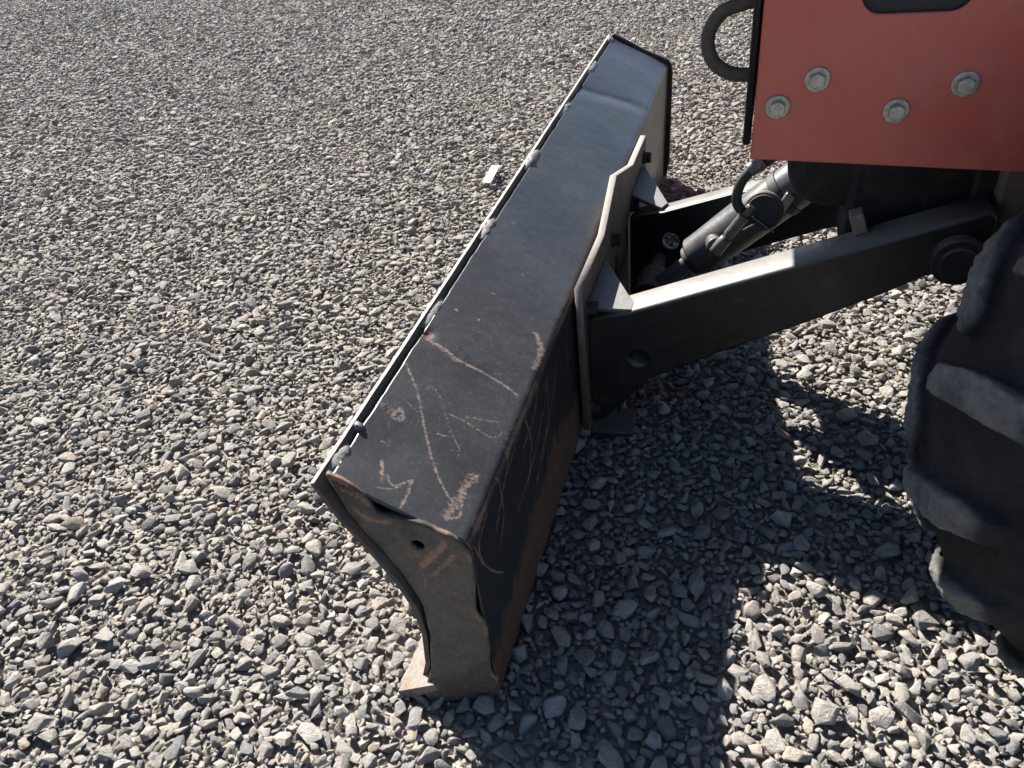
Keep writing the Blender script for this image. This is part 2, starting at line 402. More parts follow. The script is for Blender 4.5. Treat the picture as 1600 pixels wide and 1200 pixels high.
# ------------------------------------------------------------------ the machine
machine = tag(bpy.data.objects.new('utility_machine', None),
              'red and black utility machine with dozer blade lowered on gravel and lugged tyre', 'work machine')
COL.objects.link(machine); machine.location = (0, 0, 0)

# ---- blade -------------------------------------------------------
L = 2.118
lipN, lipF = np.array([-.214, .473]), np.array([-.189, .501])     # x, z of the upper front lip, near and far end
topN, topF = np.array([.002, .377]), np.array([.018, .402])       # x, z of the rear top bend
botN, botF = np.array([.002, -.012]), np.array([.006, -.012])
GAP = .021
v = np.concatenate([np.arange(0, 1.05, .0026), np.linspace(1.055, L, 150)])
nu_t, nu_b, nu_f = 74, 112, 7
rows = []
for yv in v:
    t = yv / L; lip = lipN + (lipF - lipN) * t; tp = topN + (topF - topN) * t; bo = botN + (botF - botN) * t
    d1 = (tp - lip); l1 = np.linalg.norm(d1); d1 /= l1; d2 = bo - tp; d2 /= np.linalg.norm(d2)
    fr = .016
    a = lip + d1 * GAP + np.array([0, .0035]); b = tp - d1 * fr; c = tp + d2 * fr
    a = a - d1 * (.0022 * noise.noise(Vector((yv * 22, 0, 7))) + .0005 * noise.noise(Vector((yv * 60, 0, 3))))
    s1 = np.linspace(0, 1, nu_t)[:, None]; s2 = np.linspace(0, 1, nu_f + 2)[1:-1, None]; s3 = np.linspace(0, 1, nu_b)[:, None]
    rows.append(np.vstack([a + (b - a) * s1, (1 - s2) ** 2 * b + 2 * s2 * (1 - s2) * tp + s2 ** 2 * c, c + (bo - c) * s3]))
prof = np.array(rows); nv_, nu = prof.shape[:2]
co = np.zeros((nv_, nu, 3)); co[..., 0] = prof[..., 0]; co[..., 2] = prof[..., 1]; co[..., 1] = v[:, None]
TOP0 = np.array([lipN[0], 0, lipN[1]]); TOPN = np.cross(np.array([topN[0] - lipN[0], 0, topN[1] - lipN[1]]), np.array([topF[0] - topN[0], L, topF[1] - topN[1]]))
TOPN /= np.linalg.norm(TOPN); TOPN *= np.sign(TOPN[2])
def top(p): return on_plane(p, TOP0, TOPN)
def back(p): return at(p, 0, .006)
flat = co.reshape(-1, 3)
isback = np.tile(np.arange(nu) >= nu_t + nu_f // 2, nv_)
istop = ~isback
def seg_dist(Pts, a, b):
    ab = b - a; t = np.clip(((Pts - a) @ ab) / (ab @ ab), 0, 1); return np.linalg.norm(Pts - a - t[:, None] * ab, axis=1)
nz = np.array([noise.noise(Vector((p[0] * 40, p[1] * 40, p[2] * 40))) for p in flat.tolist()])
nzf = np.array([noise.noise(Vector((p[0] * 160, p[1] * 160, p[2] * 160))) for p in flat.tolist()])
nzs = np.array([noise.noise(Vector((p[0] * 9, p[1] * 9, p[2] * 9))) for p in flat.tolist()])
scratch = np.zeros(len(flat)); rust = np.zeros(len(flat))
def smooth(pts):
    out = []
    for i in range(len(pts) - 1):
        p0, p1, p2, p3 = [np.array(pts[min(max(k, 0), len(pts) - 1)], float) for k in (i - 1, i, i + 1, i + 2)]
        for k in range(4):
            t = k / 4; out.append(.5 * (2 * p1 + (p2 - p0) * t + (2 * p0 - 5 * p1 + 4 * p2 - p3) * t * t + (3 * p1 - p0 - 3 * p2 + p3) * t ** 3))
    return out + [np.array(pts[-1], float)]
def stroke(pts, wd, s=1.0, where=top, sel=None, target=None, cut=.3):
    tg = scratch if target is None else target
    Q = [where(p) for p in smooth(pts)]
    sel_ = istop if where is top else isback
    ii = np.nonzero(sel_)[0]
    lo = np.min(Q, 0) - wd * 2; hi = np.max(Q, 0) + wd * 2
    ii = ii[(flat[ii, 1] > lo[1]) & (flat[ii, 1] < hi[1])]
    if not len(ii): return
    w3 = np.array([1., 1., 0.]) if where is top else np.array([0., 1., 1.])
    d = np.min([seg_dist(flat[ii] * w3, Q[k] * w3, Q[k + 1] * w3) for k in range(len(Q) - 1)], axis=0)
    wv = np.maximum(wd * .60 * (1 + .35 * nz[ii] + .5 * nzf[ii]), .0014)
    val = np.clip(1.35 - d / np.maximum(wv, 1e-4), 0, 1) * s * np.clip(.85 + cut * nzf[ii] * 2, .3, 1)
    tg[ii] = np.maximum(tg[ii], val)
# rust and bare scratches on the top
stroke([(668, 532), (695, 548), (720, 566), (760, 586), (790, 604), (808, 618)], .0046, .62)
stroke([(672, 535), (700, 556), (712, 566)], .0075, .28)
stroke([(631, 562), (645, 595), (655, 625), (663, 665), (672, 705), (685, 745), (700, 775), (705, 782)], .0027, .62)
stroke([(660, 632), (664, 615), (675, 606), (688, 622), (697, 650), (706, 680), (719, 702), (716, 716)], .0030, .30)
stroke([(700, 646), (735, 664), (768, 684), (786, 676)], .0022, .45)
stroke([(725, 652), (755, 656), (785, 662)], .0045, .28)
stroke([(566, 672), (590, 684), (610, 697)], .0020, .40)
stroke([(608, 660), (610, 690)], .0020, .30)
stroke([(632, 626), (645, 638), (655, 646)], .0018, .35)
stroke([(610, 654), (628, 640), (628, 658), (612, 652)], .0062, .42)
stroke([(590, 622), (612, 640), (622, 652)], .0040, .25)
stroke([(598, 722), (597, 755)], .0052, .55)
stroke([(605, 742), (612, 760), (625, 758), (645, 750)], .0022, .55)
stroke([(646, 750), (636, 775), (625, 795)], .0035, .55)
stroke([(585, 764), (612, 766), (628, 760)], .0018, .45)
stroke([(742, 746), (728, 762), (712, 790), (697, 808)], .013, .42)
stroke([(735, 742), (718, 770), (706, 800)], .008, .30)
stroke([(610, 640), (620, 655), (600, 640), (585, 625)], .012, .22)
stroke([(694, 808), (716, 808), (722, 788)], .0032, .55)
stroke([(683, 678), (698, 682)], .0035, .45)
stroke([(838, 522), (846, 545), (836, 575)], .0085, .55)
for p in [(712, 486, .004), (742, 395, .003), (800, 350, .003), (815, 430, .003), (640, 660, .002), (746, 500, .003), (770, 460, .003)]:
    stroke([(p[0], p[1]), (p[0] + 3, p[1] + 2)], p[2], .6)
r2 = random.Random(5)
for k in range(80):                           # fine scuffs
    f = r2.random(); q = r2.random()
    ax_, ay_ = 560 + f * 360, 760 - f * 620
    x_ = ax_ + q * (150 - 40 * f); y_ = ay_ + q * 60
    a_ = r2.uniform(-.9, .5); ln = r2.uniform(4, 16)
    stroke([(x_, y_), (x_ + ln * math.cos(a_) * .5, y_ + ln * math.sin(a_) * .5), (x_ + ln * math.cos(a_), y_ + ln * math.sin(a_))], r2.uniform(.0008, .0015), r2.uniform(.05, .2))
# rubbed bend along the near third of the rear edge
edge = np.tile(np.abs(np.arange(nu) - (nu_t + nu_f / 2)) * .003, nv_)
nearw = np.clip((1.02 - flat[:, 1]) / .25, 0, 1)
rust = np.maximum(rust, np.clip(1.4 - edge / np.maximum(.0052 * (.8 + 1.3 * nz + .7 * nzf + 1.0 * nzs), .0008), 0, 1) * .85 * nearw)
scratch = np.maximum(scratch, np.clip(1.2 - edge / np.maximum(.004 * (1 + 1.2 * nz), .001), 0, 1) * np.clip(nzs * 2 + .2, 0, .6) * nearw)
scratch = np.maximum(scratch, np.clip(1.2 - edge / .004, 0, 1) * .10)
# the back: scoured rust near the ground, rising towards the middle of the near half
hb = np.interp(flat[:, 1], [0, .12, .3, .5, .7, 1.1, 1.5, L], [.09, .13, .165, .17, .15, .12, .10, .08])
hb = hb + .035 * nzs + .012 * nz
rb = np.clip((hb - flat[:, 2]) / .09 + .5, 0, 1) * isback
rust = np.maximum(rust, rb * np.clip(.92 + .3 * nz, 0, 1))
fr_ = np.exp(-((flat[:, 2] - hb) / .02) ** 2) * isback * np.clip(.35 + nzf + nz, 0, 1)
for pts in ([(842, 560), (838, 640), (820, 700)], [(832, 600), (812, 680), (795, 740)], [(855, 590), (858, 650), (845, 720)], [(850, 640), (835, 720), (812, 800)],
            [(800, 700), (790, 760), (778, 830)], [(745, 855), (758, 880), (775, 893), (790, 895)], [(765, 800), (752, 850), (758, 880)], [(870, 560), (862, 640), (840, 760)],
            [(820, 650), (832, 690), (828, 760)], [(780, 740), (790, 800), (785, 850)], [(852, 545), (840, 600), (818, 650)]):
    stroke(pts, .0036, .62, back)
for k in range(30):
    y0 = r2.uniform(.02, .6); z0 = r2.uniform(.14, .36); p0 = np.array([.006, y0, z0]); a_ = r2.uniform(1.1, 2.0); ln = r2.uniform(.02, .09)
    ii = np.nonzero(isback & (np.abs(flat[:, 1] - y0) < .12))[0]
    d = seg_dist(flat[ii], p0, p0 + np.array([0, ln * math.cos(a_), -ln * math.sin(a_)]))
    scratch[ii] = np.maximum(scratch[ii], np.clip(1.3 - d / .0021, 0, 1) * r2.uniform(.25, .5))
scratch = np.maximum(scratch, fr_ * .22)
dust = np.where(istop, np.clip(.75 + .5 * nzs, 0, 1) * np.interp(flat[:, 1], [0, .3, .6, 2.1], [1.0, .95, .9, .85]), np.interp(flat[:, 1], [0, .8, 1.3, 2.1], [.10, .15, .5, .6]))  # top dust raised at the near end to paint in sky reflection
# dents: slight waviness, and the buckle near the far end
off = (.0009 * nzs + .00025 * nz)
cr = [top((897, 134)), top((925, 143)), top((955, 150)), top((985, 158))]
d = np.min([seg_dist(flat, cr[k], cr[k + 1]) for k in range(3)], axis=0); side = (flat[:, 1] - np.interp(flat[:, 0], [c_[0] for c_ in cr], [c_[1] for c_ in cr]))
sd_ = 1 / (1 + np.exp(np.clip(side / .006, -40, 40)))
off = off - istop * (.0055 * np.exp(-(d / .05) ** 2) * sd_ + .002 * np.exp(-(d / .05) ** 2) * (1 - sd_))
for p, dp, wd in (((668, 524), -.006, .012), ((560, 760), .004, .05), ((600, 700), -.004, .06)):
    off = off + istop * dp * np.exp(-(np.linalg.norm(flat - top(p), axis=1) / wd) ** 2)
nrm = np.where(istop[:, None], TOPN, np.array([1.0, 0, 0]))
flat = flat + nrm * off[:, None]
pit = np.linalg.norm(flat - top((668, 524)), axis=1); rust = np.maximum(rust, np.clip(1.4 - pit / .011, 0, 1))
ii_ = np.arange(nv_ * nu).reshape(nv_, nu)
faces = np.stack([ii_[:-1, :-1], ii_[:-1, 1:], ii_[1:, 1:], ii_[1:, :-1]], -1).reshape(-1, 4)
me = bpy.data.meshes.new('blade'); me.from_pydata(flat.tolist(), [], faces.tolist())
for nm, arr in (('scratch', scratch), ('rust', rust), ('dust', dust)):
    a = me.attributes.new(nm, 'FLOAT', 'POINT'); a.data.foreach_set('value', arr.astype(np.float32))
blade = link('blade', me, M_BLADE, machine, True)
blade['label'] = 'scratched black folded sheet of the blade, rusty along its foot'
if sum(f_.normal.z for f_ in list(me.polygons)[:50]) < 0: me.flip_normals()
so_ = blade.modifiers.new('thickness', 'SOLIDIFY'); so_.thickness = .007; so_.offset = -1

# end plates -------------------------------------------------------
def endpt(p):
    q = at(p, 1, 0.0)
    return q
rim = [(497, 741), (535, 796), (590, 855), (627, 899), (652, 936), (666, 976), (671, 1021), (664, 1052)]
outl = [(667, 1054), (690, 1078), (707, 1083), (737, 1086), (760, 1085), (777, 1080), (782, 1069), (778, 1056), (771, 1049), (768, 1040), (767, 1010), (763, 985), (759, 968), (751, 960), (746, 951), (744, 915), (742, 885),
        (738, 868), (731, 856), (720, 843), (704, 833), (685, 826), (664, 815), (641, 808), (615, 800), (592, 795), (580, 783), (567, 768), (553, 757), (533, 744), (513, 734)]
def fill_plate(name, pts2, y0, th, parent, mat, near, hole=None):
    bm = bmesh.new(); es = []
    for lp_ in [pts2] + ([hole] if hole else []):
        vs = [bm.verts.new((x, 0, z)) for x, z in lp_]
        es += [bm.edges.new((vs[i], vs[(i + 1) % len(vs)])) for i in range(len(vs))]
    bmesh.ops.triangle_fill(bm, use_beauty=True, edges=es)
    for it in range(7):
        long = [e for e in bm.edges if e.calc_length() > .008]
        if not long: break
        bmesh.ops.subdivide_edges(bm, edges=long, cuts=1, use_grid_fill=False); bmesh.ops.triangulate(bm, faces=bm.faces)
    for v_ in bm.verts:
        x, z = v_.co.x, v_.co.z
        lean = -.030 * max(0, min(1, (-x) / .1)) * max(0, 1 - z / .25) if near else 0
        v_.co.y = y0 + lean + .003 * noise.noise(Vector((x * 14, 1, z * 14)))
    bmesh.ops.recalc_face_normals(bm, faces=bm.faces)
    me = bpy.data.meshes.new(name); bm.to_mesh(me); bm.free()
    P = np.array([v_.co for v_ in me.vertices]); q = len(P)
    n1 = np.array([noise.noise(Vector((p[0] * 30, 4, p[2] * 30))) for p in P.tolist()]); n2 = np.array([noise.noise(Vector((p[0] * 120, 9, p[2] * 120))) for p in P.tolist()])
    ru = np.clip((.09 - P[:, 2]) / .08 + n1 * .7, 0, 1) * .5 + np.clip(n1 * 2.2 - .9, 0, .7); sc = np.zeros(q)
    if near:
        def st(pts, wd, s, tg):
            Q = [endpt(p) for p in smooth(pts)]
            d = np.min([seg_dist(P * [1, 0, 1], Q[k] * [1, 0, 1], Q[k + 1] * [1, 0, 1]) for k in range(len(Q) - 1)], axis=0)
            np.maximum(tg, np.clip(1.35 - d / np.maximum(wd * (1 + .5 * n1 + .4 * n2), .001), 0, 1) * s, out=tg)
        st([(696, 846), (680, 862), (664, 878)], .008, .6, sc); st([(710, 862), (694, 880), (678, 893)], .006, .5, sc)
        st([(640, 860), (700, 876), (736, 878)], .003, .35, sc); st([(650, 850), (662, 885), (670, 915)], .004, .4, sc)
        st([(560, 792), (585, 806), (612, 808)], .006, .5, sc); st([(540, 760), (575, 778)], .008, .4, sc)
        st([(706, 915), (722, 922), (735, 930)], .006, .35, sc); st([(700, 925), (730, 945)], .003, .35, sc); st([(690, 900), (700, 908), (705, 918)], .003, .3, sc)
        for a_ in ([(705, 1010), (718, 1030), (712, 1060)], [(735, 1035), (728, 1060)], [(726, 1000), (724, 1020)], [(748, 1010), (740, 1050)]): st(a_, .007, .42, ru)
        bd = np.min([seg_dist(P * [1, 0, 1], np.array([pts2[i][0], 0, pts2[i][1]]), np.array([pts2[(i + 1) % len(pts2)][0], 0, pts2[(i + 1) % len(pts2)][1]])) for i in range(len(pts2))], axis=0)
        np.maximum(sc, np.clip(1.3 - bd / .0035, 0, 1) * np.clip(.35 + n1, 0, .7), out=sc)
    du = np.clip(np.interp(P[:, 2], [0, .1, .3, .42, .5], [1.0, 1.0, .95, .6, .1]) + .4 * n1, 0, 1)
    for nm, arr in (('scratch', sc), ('rust', np.clip(ru, 0, 1)), ('dust', du)):
        a = me.attributes.new(nm, 'FLOAT', 'POINT'); a.data.foreach_set('value', arr.astype(np.float32))
    me.shade_smooth()
    o = link(name, me, mat, parent); s_ = o.modifiers.new('thickness', 'SOLIDIFY'); s_.thickness = th; s_.offset = 0
    return o
def mat_end():
    s = N('worn_end_plate'); sc, ru, du = s.attr('scratch'), s.attr('rust'), s.attr('dust')
    n1 = s.noise(16, 5, .65); n2 = s.noise(90, 5, .7); n3 = s.noise(7, 3, .6)
    nb = s.noise(220, 5, .75); nb2 = s.noise(60, 6, .75)
    sc = s.math('MULTIPLY', s.ramp(s.math('ADD', sc, s.math('MULTIPLY', s.math('SUBTRACT', nb, .5), 1.4)), [(.24, 0), (.55, 1)]), .75)
    ru = s.math('MULTIPLY', s.ramp(s.math('ADD', ru, s.math('MULTIPLY', s.math('SUBTRACT', nb2, .5), 1.3)), [(.34, 0), (.62, 1)]), .85)
    du = s.ramp(s.math('ADD', du, s.math('MULTIPLY', s.math('SUBTRACT', nb2, .5), 1.0)), [(.25, 0), (.85, 1)])
    c = s.ramp(n2, [(.3, (.055, .048, .040)), (.7, (.10, .088, .074))])
    c = s.mix(s.math('MULTIPLY', du, s.ramp(n1, [(.30, .35), (.62, 1)])), s.mix(1.0, c, .28, 'MULTIPLY'), s.ramp(n2, [(.25, (.075, .064, .052)), (.75, (.135, .116, .094))]))
    c = s.mix(ru, c, s.ramp(n2, [(.3, (.055, .030, .020)), (.7, (.12, .068, .045))]))
    c = s.mix(sc, c, s.ramp(n2, [(.3, (.24, .12, .075)), (.7, (.34, .2, .13))]))
    s.bump(s.math('ADD', n2, n1), .2, .006)
    return s.out(c, s.ramp(n1, [(.3, .45), (.7, .75)]), spec=.4)
M_END = mat_end()
epts = [(endpt(p)[0], endpt(p)[2]) for p in outl] ; rimp = [(endpt(p)[0], endpt(p)[2]) for p in rim]
def fixz(x, z):                               # the foot leans out a little, so its lower corner sits at gravel level
    return (x, max(z, -.012 - .0 * x))
inner = [(rimp[i][0] + .014, rimp[i][1] + .004) for i in range(len(rimp))]
poly_end = [fixz(*p) for p in inner[1:]] + [fixz(*p) for p in epts[1:]]
hc = endpt((656, 845))
fill_plate('end_plate', poly_end, -.004, .009, blade, M_END, True, circle(hc[0], hc[2], .0105, 18))
# far end plate: plain profile, standing proud of the back
fp = [(p[0] + .024, p[1] + (.024 if p[1] > .2 else 0)) for p in poly_end[:7]][::1]
fp = [(lipF[0] + .004, lipF[1] - .004)] + fp + [(-.07, -.012), (.016, -.010), (.028, .06), (.031, .37), (.027, .400), (.014, .416), (-.06, .448), (lipF[0] + .02, lipF[1] + .004)]
fill_plate('end_plate', fp, L + .004, .011, blade, M_BLACK, False)
# mouldboard: the curved front sheet
def sweep(name, sec, ys_, shift, mat, parent, smooth_=True, wob=0.0):
    V, Fc = [], []; k = len(sec)
    for y in ys_:
        t = max(0, min(1, y / L))
        for i, (x, z) in enumerate(sec):
            wv = wob * noise.noise(Vector((i * .3, y * 16, 2))) + .4 * wob * noise.noise(Vector((i * .3, y * 70, 5)))
            V.append((x + shift[0] * t * min(1, max(0, z / .45)) + wv, y, z + shift[1] * t * min(1, max(0, z / .45)) + wv * .7))
    for j in range(len(ys_) - 1):
        for i in range(k): Fc.append((j * k + i, j * k + (i + 1) % k, (j + 1) * k + (i + 1) % k, (j + 1) * k + i))
    Fc.append(tuple(range(k))); Fc.append(tuple(range((len(ys_) - 1) * k, len(ys_) * k))[::-1])
    bm = bmesh.new(); vs = [bm.verts.new(q) for q in V]
    for f_ in Fc: bm.faces.new([vs[i] for i in f_])
    o = from_bm(name, bm, mat, parent, smooth_)
    o.data.set_sharp_from_angle(angle=math.radians(40))
    return o
mb = [(p[0], p[1]) for p in rimp]; mb[0] = (lipN[0], lipN[1])
inn = []
for i, p in enumerate(mb):
    a = np.array(mb[max(i - 1, 0)]); b = np.array(mb[min(i + 1, len(mb) - 1)]); d = (b - a) / np.linalg.norm(b - a)
    inn.append((p[0] - d[1] * .0085, p[1] + d[0] * .0085))
sec = mb + inn[::-1]
M_MOULD = mat_steel('mouldboard_steel', (.030, .028, .026), (.06, .055, .05), .4, (.45, .7), .45, (.12, .065, .045), 12)
sweep('mouldboard', sec, np.linspace(-.018, L + .008, 420), (lipF - lipN), M_MOULD, blade, True, .0014)
ce = [(-.170, -.012), (-.168, .004), (-.095, .050), (-.088, .038), (-.150, -.012)]
sweep('cutting_edge', ce, np.linspace(-.042, L + .02, 60), (0, 0), M_EDGE, blade, True, .001)
# weld beads joining the lip to the top sheet
lipdir = np.array([lipF[0] - lipN[0], L, lipF[1] - lipN[1]]); lipP = np.array([lipN[0], 0, lipN[1]])
def lip_t(p):                                 # position along the lip of a point seen in the photograph
    q = on_plane(p, TOP0, TOPN); return q[1]
def weld(y0, y1, wd, k):
    nL, nS = 26, 12; V = []
    dx = np.array([topN[0] - lipN[0], topN[1] - lipN[1]]); dx /= np.linalg.norm(dx)
    for i in range(nL + 1):
        t = i / nL; y = y0 + (y1 - y0) * t; f = y / L; c = np.array([lipN[0] + (lipF[0] - lipN[0]) * f, lipN[1] + (lipF[1] - lipN[1]) * f])
        e = min(1, 3.2 * min(t, 1 - t) + .06 + .25 * noise.noise(Vector((y * 90, k, 0)))) ** .6 if 0 < t < 1 else .2
        for j in range(nS):
            a = 2 * math.pi * j / nS
            r = 1 + .32 * noise.noise(Vector((math.cos(a) * 1.5 + k * 7, math.sin(a) * 1.5, y * 55))) + .03 * math.sin(y * 500)
            u_ = .0135 + math.cos(a) * wd * e * r; h = -.0005 + math.sin(a) * (.0062 + .002 * math.sin(k * 2.1)) * e * r
            V.append((c[0] + dx[0] * u_ - dx[1] * h, y, c[1] + dx[1] * u_ + dx[0] * h))
    Fc = [(i * nS + j, i * nS + (j + 1) % nS, (i + 1) * nS + (j + 1) % nS, (i + 1) * nS + j) for i in range(nL) for j in range(nS)]
    Fc += [tuple(range(nS))[::-1], tuple(range(nL * nS, (nL + 1) * nS))]
    me = bpy.data.meshes.new('weld_bead'); me.from_pydata(V, [], Fc)
    bm = bmesh.new(); bm.from_mesh(me); bmesh.ops.recalc_face_normals(bm, faces=bm.faces); bm.to_mesh(me); bm.free()
    return link('weld_bead', me, M_WELD, blade, True)
for k, (a_, b_, wd) in enumerate([((505, 738), (538, 690), .015), ((552, 672), (560, 660), .010), ((660, 512), (690, 466), .0135), ((742, 372), (762, 336), .0135), ((814, 266), (834, 232), .013),
                                  ((868, 184), (884, 158), .013), ((912, 118), (926, 96), .013), ((942, 66), (950, 55), .013)]):
    ya, yb = lip_t(a_), lip_t(b_); weld(max(ya, -.005), min(yb, L), wd, k)

# ---- mounting plate behind the blade ------------------------------
PX0, PX1 = .013, .030
tl = [(898, 459), (934, 375), (953, 283), (980, 265), (1000, 219)]
pp = [at(p, 0, PX0) + np.array([0, 0, .014]) for p in tl]
yA, yE = pp[0][1], pp[4][1]
outline = [(yA, .035), (yA - .004, pp[0][2]), (pp[1][1], pp[1][2]), (pp[2][1], pp[2][2]), (pp[3][1], pp[3][2]), (yE, pp[4][2]), (yE + .004, .06), (yE - .1, .03)]
slot = [(p[0], p[1]) for p in circle(1.00, .235, .017, 20, 2.6)]
mplate = plate('mounting_plate', outline, 0, PX0, PX1, M_PLATE, machine, [slot, circle(1.16, .235, .017, 20, 2.6)], .0025)
def hex_bolt(name, c, axis, r, h, mat, parent, washer=None, wm=None):
    c = Vector(c); a = Vector(axis).normalized()
    bm = bmesh.new()
    if washer: cyl_bm(bm, c, c + a * (h * .28), washer, washer * .93, 32)
    cyl_bm(bm, c + a * (h * .25 if washer else 0), c + a * h, r, r * .97, 6)
    o = from_bm(name, bm, mat, parent); bevel(o, r * .1, 2, 25); return o
for (y, z) in ((yA + .030, .345), (yA + .030, .085), (yA + .325, .345), (yE - .05, .345), (yE - .05, .09), (yA + .60, .30)):
    hex_bolt('bolt', (PX1, y, z), (1, 0, 0), .0165, .022, M_HEAD, mplate, .019)

# ---- lift arms ----------------------------------------------------
YN = .655
def xz(p, y): q = at(p, 1, y); return (q[0], q[2])
topl = [xz(p, YN) for p in [(990, 484), (1020, 477), (1210, 425), (1335, 390), (1440, 368)]]
botl = [xz(p, YN) for p in [(1460, 428), (1375, 463), (1260, 506), (1122, 553), (1015, 594)]]
sl = (topl[3][1] - topl[1][1]) / (topl[3][0] - topl[1][0]); tz = lambda x: topl[1][1] + sl * (x - topl[1][0])
an = [(PX1, tz(PX1) + .006), (.11, tz(.11)), (.40, tz(.40)), (.60, tz(.60)), (.705, tz(.705)), (.718, tz(.705) - .014), (.718, .455)] + botl + [(.06, .055), (PX1, .045)]
h = xz((998, 560), YN)
arm_n = plate('lift_arm', an, 1, YN, YN + .074, M_ARM, machine, [circle(h[0], h[1], .017)], .007)
cyl('hole_shade_plug', (h[0], YN + .058, h[1]), (h[0], YN + .072, h[1]), .0175, M_CHASSIS, arm_n, bv=0)  # dark plug standing in for the shade inside the hole
cyl('pivot_boss', (.672, YN - .022, .500), (.672, YN + .09, .500), .042, M_CHASSIS, arm_n)
cyl('pivot_cap', (.672, YN - .030, .500), (.672, YN - .020, .500), .030, M_CHASSIS, arm_n)
plate('gusset', [(PX1, YN + .004), (.122, YN + .004), (.124, YN + .03), (PX1 + .004, YN + .20), (PX1, YN + .20)], 2, topl[0][1] - .013, topl[0][1] - .003, M_GUSSET, arm_n)
plate('foot_gusset', [(PX1, YN - .02), (.125, YN - .008), (.118, YN + .07), (PX1, YN + .09)], 2, .018, .030, M_CHASSIS, arm_n)
plate('arm_flange', [(x, z) for x, z in botl] + [(x, z + .014) for x, z in botl[::-1]], 1, YN + .0745, YN + .155, M_ARM, arm_n)  # unseen lower flange, added to broaden the near arm's shadow
bm = bmesh.new(); box_bm(bm, (.095, YN + .002, .20), (.006, .006, .24), Matrix.Rotation(.02, 3, 'Y')); from_bm('weld_seam', bm, M_ARM, arm_n)
# far arm, drawn in slightly towards the machine
YF = 1.17
tf = [(PX1, .30), (.12, .326), (.29, .398), (.50, .470), (.72, .545)]; bf = [(.72, .43), (.50, .34), (.29, .235), (.15, .15), (.06, .05), (PX1, .045)]
arm_f = plate('lift_arm', tf + bf, 1, 0, .012, M_ARM, machine, [circle(.142, .250, .023), circle(.160, .190, .008, 14)], .002)
plate('arm_flange', tf + [(x, z - .012) for x, z in tf[::-1]], 1, .0125, .062, M_ARM, arm_f, (), .002)
arm_f.matrix_basis = Matrix.Translation((PX1, YF, 0)) @ Matrix.Rotation(-math.radians(14), 4, 'Z') @ Matrix.Translation((-PX1 + .006, 0, 0))
g2 = plate('gusset', [(PX1, YF + .06), (.118, YF - .01), (.130, YF + .02), (PX1 + .01, YF + .245), (PX1, YF + .245)], 2, .322, .332, M_GUSSET, machine)
g2.parent = arm_f; g2.matrix_parent_inverse = arm_f.matrix_basis.inverted()
# cross pin between the arms
pin = cyl('cross_pin', (.115, YN + .07, .195), (.115, YF, .195), .020, M_CHASSIS, machine)
for y in (.90, 1.03): cyl('pin_collar', (.115, y, .195), (.115, y + .03, .195), .036, M_CHASSIS, pin)

# ---- hydraulic cylinder --------------------------------------------
YC = .985
def cp(p, y=YC): return Vector(at(p, 1, y))
a0 = cp((1040, 436)); a1 = cp((1262, 276)); ax_ = (a1 - a0).normalized(); nrm_ = Vector((0, 1, 0)).cross(ax_)
Lc = (a1 - a0).length
b0 = a0 + ax_ * (Lc * .235)
barrel = cyl('hydraulic_cylinder', b0, a1 + ax_ * .10, .049, M_CYL, machine, bv=.005, seg=48)
cyl('gland', b0 - ax_ * .016, b0 + ax_ * .01, .036, M_CHASSIS, barrel, seg=40)
cyl('piston_rod', a0 - ax_ * .02, b0, .019, M_ROD, barrel, seg=32)
cyl('rod_eye', a0 - ax_ * .05 - Vector((0, .035, 0)), a0 - ax_ * .05 + Vector((0, .035, 0)), .038, M_CHASSIS, barrel)
cl = a0 + ax_ * (Lc * .83)
cyl('clamp_band', cl, cl + ax_ * .020, .0515, M_HOSE, barrel, seg=48)
tb = cl - nrm_ * -.0 + Vector((0, -.052, .0)) + ax_ * .010
box('clamp_latch', tb, (.022, .012, .05), M_ROD, barrel, Matrix.Rotation(.5, 3, 'Y'))
tube_mesh('shadow_tube', [b0 + ax_ * .03 + Vector((-.01, .075, -.015)), b0 + ax_ * .15 + Vector((-.01, .085, -.015)), a1 + Vector((0, .085, -.01))], .030, M_HOSE, barrel)  # unseen tube added behind the barrel to thicken its ground shadow
# round port cover facing the camera side
dc = cp((1192, 330), YC - .065); fd = Vector((-.12, -.93, .34)).normalized()
bm = bmesh.new(); cyl_bm(bm, dc - fd * .045, dc, .041, None, 40); cov = from_bm('port_cover', bm, M_COVER, barrel, True); cov.data.set_sharp_from_angle(angle=.7); bevel(cov, .004)
cyl('cover_recess', dc - fd * .006, dc + fd * .0025, .034, M_CHASSIS, cov, seg=36)
sd = fd.cross(Vector((0, 0, 1))).normalized(); up_ = sd.cross(fd).normalized()
rotm = Matrix((sd, fd, up_)).transposed()
box('cover_tab', dc + fd * .004 + sd * -.004 - up_ * .026, (.055, .008, .004), M_FIT, cov, rotm @ Matrix.Rotation(-.55, 3, 'Y'), .001)
box('cover_tab', dc + fd * .004 + sd * .022 - up_ * .034, (.030, .008, .004), M_FIT, cov, rotm @ Matrix.Rotation(.6, 3, 'Y'), .001)
